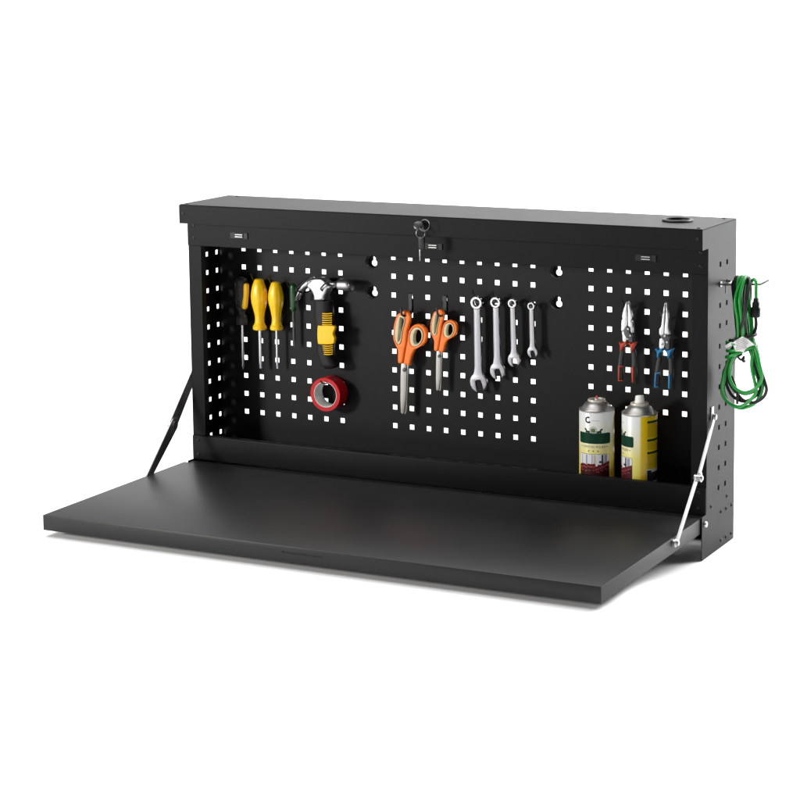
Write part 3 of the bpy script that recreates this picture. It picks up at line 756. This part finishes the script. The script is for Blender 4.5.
# ------------------------------------------------------------------ spray cans
RCAN = .0332; ZCAN = ZB+th
def wrap(bm, rot=0):
    """bend a flat mesh (x = arc length, y = height) round the can"""
    for v in bm.verts:
        r = RCAN+v.co.z; a = v.co.x/RCAN
        v.co = Vector((r*math.sin(a), -r*math.cos(a), v.co.y))
    return bm
def strip(x0, x1, lo, hi, lift, n=24):
    bm = bmesh.new(); f = lambda q, x: q(x) if callable(q) else q
    xs = [x0+(x1-x0)*k/n for k in range(n+1)]
    A = [bm.verts.new((x, f(lo, x), lift)) for x in xs]; B = [bm.verts.new((x, f(hi, x), lift)) for x in xs]
    for i in range(n): bm.faces.new((A[i], A[i+1], B[i+1], B[i]))
    return bm
def poly(pts, lift):
    bm = bmesh.new(); bm.faces.new([bm.verts.new((x, y, lift)) for x, y in pts]); return bm
def disc(x, y, r, lift, n=20, ri=0, a0=0, a1=360):
    bm = bmesh.new(); full = a1-a0 >= 360
    ts = [R(a0+(a1-a0)*k/n) for k in range(n+1)]
    O = [bm.verts.new((x+r*math.cos(t), y+r*math.sin(t), lift)) for t in ts]; I = [bm.verts.new((x+ri*math.cos(t), y+ri*math.sin(t), lift)) for t in ts]
    for k in range(n):
        if ri > 0: bm.faces.new((O[k], O[k+1], I[k+1], I[k]))
        else: bm.faces.new((O[k], O[k+1], I[k]))
    return bm
def spray_can(cx, cy, rotz, label, nozzle):
    t = thing('spray_can', label, 'spray can', (cx, cy, ZCAN), 'spray cans on the cabinet shelf')
    WL[t] = Vector((0, 0, 0)); t.rotation_euler = (0, 0, rotz)
    h = .1655
    body = add('can_body', lathe([(0, 0), (RCAN-.002, 0), (RCAN, .002), (RCAN, h-.0025), (RCAN-.0008, h-.001), (RCAN-.0016, h-.0006)], 72), 'label', t)
    tp_ = [(RCAN-.0016, h-.0012), (RCAN+.0003, h-.0008), (RCAN+.0007, h+.0006), (RCAN+.0001, h+.0018), (RCAN-.0016, h+.0016), (RCAN-.0028, h+.0004)]
    for k in range(9):
        a = k/8; tp_.append((RCAN-.0032-(RCAN-.0032-.0158)*a, h+.0006+.0150*(1-(1-a)**1.7)))
    tp_ += [(.0150, h+.0158), (.0132, h+.0160), (.0075, h+.0160), (.0062, h+.0180), (.0052, h+.0188), (0, h+.0188)]
    add('can_shoulder', lathe(tp_, 64), 'tin', t)
    add('valve_ring', lathe([(.0128, h+.0158), (.0163, h+.0158), (.0172, h+.0172), (.0164, h+.0194), (.0148, h+.0198), (.0136, h+.0185), (.0128, h+.0168)], 48), 'cream2', t)
    if nozzle:
        nz = lathe([(.0098, h+.0165), (.0102, h+.0175), (.0096, h+.0215), (.0088, h+.0235), (.0082, h+.030), (.0078, h+.0325)], 32)
        for v in nz.verts:                        # slanted top
            if v.co.z > h+.029: v.co.z += v.co.x*.35
        join(nz, cyl_axis((-.0060, -.002, h+.0278), (-1, 0, .1), .0022, .0024, 16))
        add('spray_nozzle', nz, 'white', t)
    else:
        st_ = lathe([(0, h+.0185), (.0026, h+.0185), (.0026, h+.0212), (.0019, h+.0215), (.0019, h+.0252), (.0014, h+.0258), (0, h+.0258)], 20)
        add('valve_stem', st_, 'redstem', t)
        add('valve_cup', lathe([(.0034, h+.0186), (.0045, h+.0186), (.0042, h+.0200), (.0030, h+.0204)], 24), 'white', t)
    # printing; x is arc length from the middle of the front, y is height
    Lf = .00012
    def pr(name, bm, m): bmesh.ops.triangulate(bm, faces=[f for f in bm.faces if len(f.verts) > 4]); add(name, wrap(bm), m, body, smooth=60)
    D = lambda deg: R(deg)*RCAN
    zb = lambda z: z-(ZCAN)
    b1, b0_ = h-.0395, h-.0602
    rr = .0028; xw = D(59)
    def rnd_(x, top):
        e = xw-abs(x)
        if e >= rr: return 0
        return rr-math.sqrt(max(0, rr*rr-(rr-e)**2))
    pr('brand_band', strip(-xw, xw, lambda x: b0_+rnd_(x, 0), lambda x: b1-rnd_(x, 1), Lf, 64), 'pgreen')
    # logo ring open to the right, short line of small print beside it
    lx, ly = D(-19), h-.0150
    pr('logo', disc(lx, ly, .0064, Lf, 28, .0033, 58, 325), 'pgreen')
    b = bmesh.new(); x_ = lx+.0078
    for k in range(9):
        ww = .0008+.0004*(k % 3); join(b, strip(x_, x_+ww, ly-.0016, ly-.0016+.0009+.0004*(k % 2), Lf, 1)); x_ += ww+.00035
    pr('small_print', b, 'pgrey')
    # emblem
    ex, ey = -.0008, h-.0345
    pr('emblem_ring', disc(ex, ey, .0072, Lf, 30, .0064), 'pgrey'); pr('emblem_back', disc(ex, ey, .0062, Lf, 26), 'pwhite')
    b = disc(ex, ey, .0040, Lf*2, 14); join(b, disc(ex-.003, ey-.0018, .0018, Lf*2, 8)); join(b, disc(ex+.003, ey-.0018, .0018, Lf*2, 8)); pr('emblem_flower', b, 'pleaf')
    b = bmesh.new()
    for s in (-1, 1):
        for dx, dy, r_ in ((.0096, -.0030, .0027), (.0124, -.0020, .0022), (.0150, .0008, .0020), (.0164, .0026, .0014), (.0136, -.0036, .0018)):
            join(b, poly([(ex+s*(dx+r_*1.5*math.cos(a)), ey+dy+r_*math.sin(a)*(1 if k % 2 else .6)) for k, a in enumerate([2*math.pi*j/7 for j in range(7)])], Lf))
    pr('emblem_leaves', b, 'pgreen')
    # product line
    for wd, x0, x1, mm in (('FURNITURE', -.0222, .0020, 'polive'), ('POLISH', .0046, .0226, 'pblack')):
        tm = text_mesh(wd, .0062); bm = bmesh.new(); bm.from_mesh(tm); bpy.data.meshes.remove(tm)
        a0, a1 = min(v.co.x for v in bm.verts), max(v.co.x for v in bm.verts)
        for v in bm.verts: v.co = Vector((x0+(v.co.x-a0)/(a1-a0)*(x1-x0), v.co.y+h-.0662, Lf))
        pr('product_name', bm, mm)
    b = bmesh.new()
    def star(x, y, r_): return poly([(x+(r_ if k % 2 == 0 else r_*.45)*math.sin(math.pi*k/5), y+(r_ if k % 2 == 0 else r_*.45)*math.cos(math.pi*k/5)) for k in range(10)], Lf)
    for x in (-.0265, .0265): join(b, star(x, h-.0660, .0016))
    for x in (-.0095, -.0006, .0083): join(b, star(x, h-.0742, .0019))
    pr('stars', b, 'pblack')
    # picture of an oxblood sofa in a bright room
    fx = D(54); ft, fb = h-.0805, .004
    rr = .003
    def ftop(x): e = fx-abs(x); return ft-(0 if e >= rr else rr-math.sqrt(max(0, rr*rr-(rr-e)**2)))
    pr('picture_frame', strip(-fx-.0006, fx+.0006, fb-.0004, lambda x: min(ft+.0006, ftop(max(-fx, min(fx, x)))+.0007), Lf, 48), 'pgreen')
    pr('picture', strip(-fx, fx, fb, ftop, Lf*2, 48), 'pwhite')
    for a0, a1, z0 in ((-.025, -.0235, 0), (-.0155, -.0125, 0), (-.0035, -.002, 0), (.0205, .0265, 0)): pr('picture_curtain', strip(a0, a1, ft-.034, ft-.001, Lf*3, 2), 'pgrey')
    pr('picture_curtain', strip(.0000, .0042, ft-.024, ft-.001, Lf*3, 2), 'pbeige')
    b = strip(.0150, .0185, ft-.030, ft-.001, Lf*3.3, 2); join(b, strip(.0105, .0190, ft-.0165, ft-.0125, Lf*3.3, 2)); join(b, strip(.008, .0115, ft-.024, ft-.0195, Lf*3.3, 2))
    pr('picture_lamp', b, 'pnavy')
    def sofa(x):
        if x < -.012: return ft-.0215+.0030*math.sin((x+fx)/(.020)*math.pi)
        if x < .003: return ft-.0180-.0005*math.cos((x+.005)*300)
        return ft-.0235+(x-.003)/(fx-.003)*.0105
    pr('picture_sofa', strip(-fx+.0002, fx-.0002, fb, sofa, Lf*4, 64), 'psofa')
    pr('picture_sofa', strip(-fx+.0002, fx-.0002, fb, lambda x: sofa(x)-.0095-.002*math.sin(x*160), Lf*5, 64), 'psofa2')
    b = bmesh.new(); rn = random.Random(3)
    for k in range(15):
        x = -fx+.004+k*(2*fx-.008)/14; join(b, poly([(x, sofa(x)-.006), (x+.0010, sofa(x)-.0042-.001*rn.random()), (x+.0016, sofa(x)-.0068)], Lf*6))
        if k % 2: join(b, strip(x-.002, x+.0025, sofa(x)-.0125, sofa(x)-.0121, Lf*6, 2))
    pr('picture_tufts', b, 'ppink')
    # back of the label: fine print under dark green headings
    for s in (1,):
        b = bmesh.new(); b2 = bmesh.new(); rn = random.Random(5)
        for z1, z0 in ((h-.012, h-.0440), (h-.0465, h-.0680), (h-.0705, h-.0985)):
            pr('heading_bar', strip(D(104), D(168), z1-.0022, z1+.0022, Lf, 16), 'pgreen')
            z = z1-.0050
            while z > z0+.002:
                x = D(105)
                while x < D(164):
                    ww = .0010+.0025*rn.random(); join(b2, strip(x, min(x+ww, D(166)), z, z+.0009, Lf, 1)); x += ww+.0007
                z -= .0021
        pr('fine_print', b2, 'ptext')
        b = strip(D(102), D(170), h-.1265, h-.1015, Lf, 16); pr('caution_box', b, 'pwhite')
        b = strip(D(104), D(168), h-.1245, h-.1075, Lf*2, 16); join(b, strip(D(104), D(120), h-.1075, h-.1035, Lf*2, 4)); pr('caution_panel', b, 'pnavy')
        pr('seal', disc(D(109), h-.135, .0030, Lf, 16, .0018), 'pblack')
    return t
spray_can(.8110, -.060, R(-6)+YAW*0+R(18), 'spray can with its front label showing and a bare red valve stem, no nozzle fitted', False)
spray_can(.8972, -.060, R(-6)+R(20)-R(71), 'spray can with white nozzle, turned so its yellow side shows', True)

# ------------------------------------------------------------------ cord on the side of the cabinet
def zc1(x, y, Y): return at(690+x/4.444, 250+y/4.444, Y)
YK = -.062
p0 = zc1(230, 710, YK)
cord = thing('extension_cord', 'green and black extension cord coiled and tied, hanging outside the side panel', 'extension cord', (p0.x, YK, p0.z))
RG = .0031
loops = [   # top x, left x at the waist, right x at the waist, colour, depth, lower course
    (240, 206, 262, 'g', -.010, [(160, 520), (148, 566), (141, 622), (161, 669), (208, 696), (244, 686), (278, 656), (294, 629), (288, 589), (274, 522)]),
    (224, 218, 270, 'g', -.003, [(164, 520), (152, 570), (147, 628), (170, 676), (221, 703), (262, 694), (298, 672), (322, 620), (318, 570), (300, 515)]),
    (250, 226, 284, 'g', -.014, [(178, 509), (174, 556), (191, 602), (221, 627), (251, 633), (284, 620), (311, 592), (319, 556), (308, 509)]),
    (212, 200, 268, 'b', .003, [(168, 520), (158, 572), (178, 632), (208, 662), (244, 672), (278, 659), (308, 629), (318, 589), (302, 520)]),
    (246, 232, 288, 'b', -.006, [(172, 530), (176, 590), (211, 639), (238, 668), (284, 678), (324, 656), (340, 622), (331, 582), (312, 520)]),
    (232, 212, 276, 'g', .005, [(182, 520), (180, 560), (198, 610), (226, 634), (256, 638), (290, 622), (304, 580), (284, 520)]),
    (256, 238, 258, 'b', .001, [(156, 530), (150, 580), (152, 632), (176, 678), (226, 700), (276, 690), (306, 655), (312, 600), (290, 520)])]
for tx, lb, rb, c, d, low in loops:
    f = -.010+d; jt = lambda: random.uniform(-4, 4)
    pts = [zc1(tx, 120+random.uniform(-4, 6), YK+.012), zc1(tx-12, 138, YK+.006+f*.4), zc1(lb-2+jt(), 220, YK+f), zc1(lb+4+jt(), 310, YK+f), zc1(lb+8, 395, YK+f*.8), zc1(lb-18, 455, YK+d)]
    pts += [zc1(x, y, YK+d*(1+.15*math.sin(k))) for k, (x, y) in enumerate(low)]
    pts += [zc1(rb+12, 455, YK+d), zc1(rb-8, 395, YK+.006+d), zc1(rb-12+jt(), 310, YK+.010+d*.6), zc1(tx+14+jt(), 220, YK+.016+d*.6), zc1(tx+10, 138, YK+.019)]
    add('cord_loop', tube(pts, RG, 10, True, 6), 'cordg' if c == 'g' else 'cordb', cord)
# one dark strand crosses in front of the hanging bundle
add('cord_loop', tube([zc1(262, 132, YK+.010), zc1(266, 150, YK-.002), zc1(254, 210, YK-.020), zc1(240, 290, YK-.026), zc1(226, 360, YK-.022), zc1(222, 400, YK-.014)], RG*.95, 10), 'cordb', cord)
add('cord_loop', tube([zc1(208, 150, YK+.004), zc1(196, 140, YK+.010), zc1(190, 160, YK+.008), zc1(196, 220, YK+.002), zc1(206, 330, YK-.002), zc1(212, 396, YK)], RG*.95, 10), 'cordb', cord)
add('cord_loop', tube([zc1(186, 560, YK-.004), zc1(200, 600, YK-.009), zc1(209, 630, YK-.011), zc1(210, 660, YK-.012), zc1(210, 684, YK-.012)], RG*.8, 10), 'cordb', cord)
# end of the cord with its socket
cg = tube([zc1(262, 250, YK+.02), zc1(264, 180, YK+.02), zc1(272, 145, YK+.016), zc1(284, 130, YK+.008), zc1(293, 142, YK), zc1(294, 175, YK-.002), zc1(294, 222, YK-.002)], RG, 10)
add('cord_end', cg, 'cordg', cord)
add('cord_end', tube([zc1(291, 296, YK-.002), zc1(294, 330, YK-.002), zc1(288, 362, YK-.004), zc1(272, 382, YK-.008), zc1(245, 385, YK-.016)], RG, 10), 'cordb', cord)
sk = [(294, 214, 10), (294, 228, 11), (294, 232, 15), (293, 252, 15), (292, 258, 21), (291, 288, 21), (291, 296, 20), (291, 299, 16)]
b = loft([(zc1(x, y, YK-.002), hw/(4.444*530), max(.006, hw/(4.444*530)*.75)) for x, y, hw in sk], 24, 4)
so = add('socket', b, 'blackpl', cord)
# wraps round the waist of the coil
for y, x0, x1, c, tl in ((388, 180, 292, 'b', 10), (412, 168, 286, 'g', -4), (436, 168, 296, 'g', 8), (458, 164, 258, 'g', 14)):
    pts = []
    for k in range(14):
        a = 2*math.pi*k/14; q_ = zc1((x0+x1)/2+(x1-x0)/2*math.cos(a), y+tl*-math.cos(a)*1.2, YK-.001)
        pts.append(q_+Vector((0, .020*math.sin(a), 0)))
    add('cord_wrap', tube(pts, RG, 10, True, 5), 'cordg' if c == 'g' else 'cordb', cord)
add('cord_knot', tube([zc1(232, 462, YK-.014), zc1(214, 474, YK-.018), zc1(228, 488, YK-.014), zc1(240, 474, YK-.016), zc1(236, 494, YK-.012), zc1(246, 494, YK-.010)], .0022, 8), 'cordb', cord)
# paper tag folded round the cord
tg = [(184, 414), (232, 384), (254, 396), (284, 424), (262, 430), (244, 442), (238, 456), (228, 452), (200, 452)]
bm = bmesh.new(); F_ = []
ctr = zc1(232, 422, YK-.030)
vs_ = []
for x, y in tg:
    p = zc1(x, y, YK-.0268); p.y += .22*abs(p.x-ctr.x); vs_.append(bm.verts.new(p))
cv = bm.verts.new(zc1(228, 420, YK-.0272))
for i in range(len(vs_)): bm.faces.new((vs_[i], vs_[(i+1) % len(vs_)], cv))
e_ = bmesh.ops.extrude_face_region(bm, geom=list(bm.faces))
for v in [g for g in e_['geom'] if isinstance(g, bmesh.types.BMVert)]: v.co.y += .0006
tg_o = add('paper_tag', bm, 'paper', cord, smooth=20)
b = bmesh.new(); rn = random.Random(9)
for k in range(9):                                # fine print on the tag
    y = 398+k*5.5
    x = 200+rn.uniform(0, 5)
    while x < 256-abs(k-4)*3:
        w_ = rn.uniform(3, 8); p = zc1(x, y-(x-200)*.25+6, YK-.0285); q_ = zc1(x+w_, y-(x+w_-200)*.25+6, YK-.0285)
        for pt in (p, q_): pt.y += .22*abs(pt.x-ctr.x)+.0008
        f = [bm_v for bm_v in (b.verts.new(p), b.verts.new(q_), b.verts.new(q_+Vector((0, 0, .0011))), b.verts.new(p+Vector((0, 0, .0011))))]
        b.faces.new(f); x += w_+rn.uniform(2, 4)
add('tag_print', b, 'ink', tg_o, smooth=0)
add('paper_tag', plate([pxs([(152, 426), (184, 408), (190, 414), (188, 424), (160, 438)], 690, 250, 4.444, YK-.022)], YK-.0215, .0006, .0001), 'paper', cord)
# silver peg hook in the side panel
hx = XR+.0005; hz = .0305; hy = -.0459
pk = tube([(hx-.008, hy, hz), (hx+.012, hy, hz), (hx+.070, hy-.003, hz+.004), (hx+.079, hy-.003, hz+.0055), (hx+.093, hy-.003, hz+.0135)], .0021, 10, sub=5)
join(pk, tube([(hx+.010, hy, hz+.004), (hx+.0105, hy, hz-.016)], .0017, 8, smooth=False)); join(pk, tube([(hx+.001, hy+.037, hz+.001), (hx+.012, hy+.025, hz+.002), (hx+.014, hy, hz)], .0017, 8, sub=4))
join(pk, box(hx, hx+.0016, hy-.005, hy+.005, hz-.005, hz+.005, .0004, 1))
tag(add('peg_hook', pk, 'peg'), 'chrome peg hook sticking out of the side panel, carrying the green cord', 'hook')
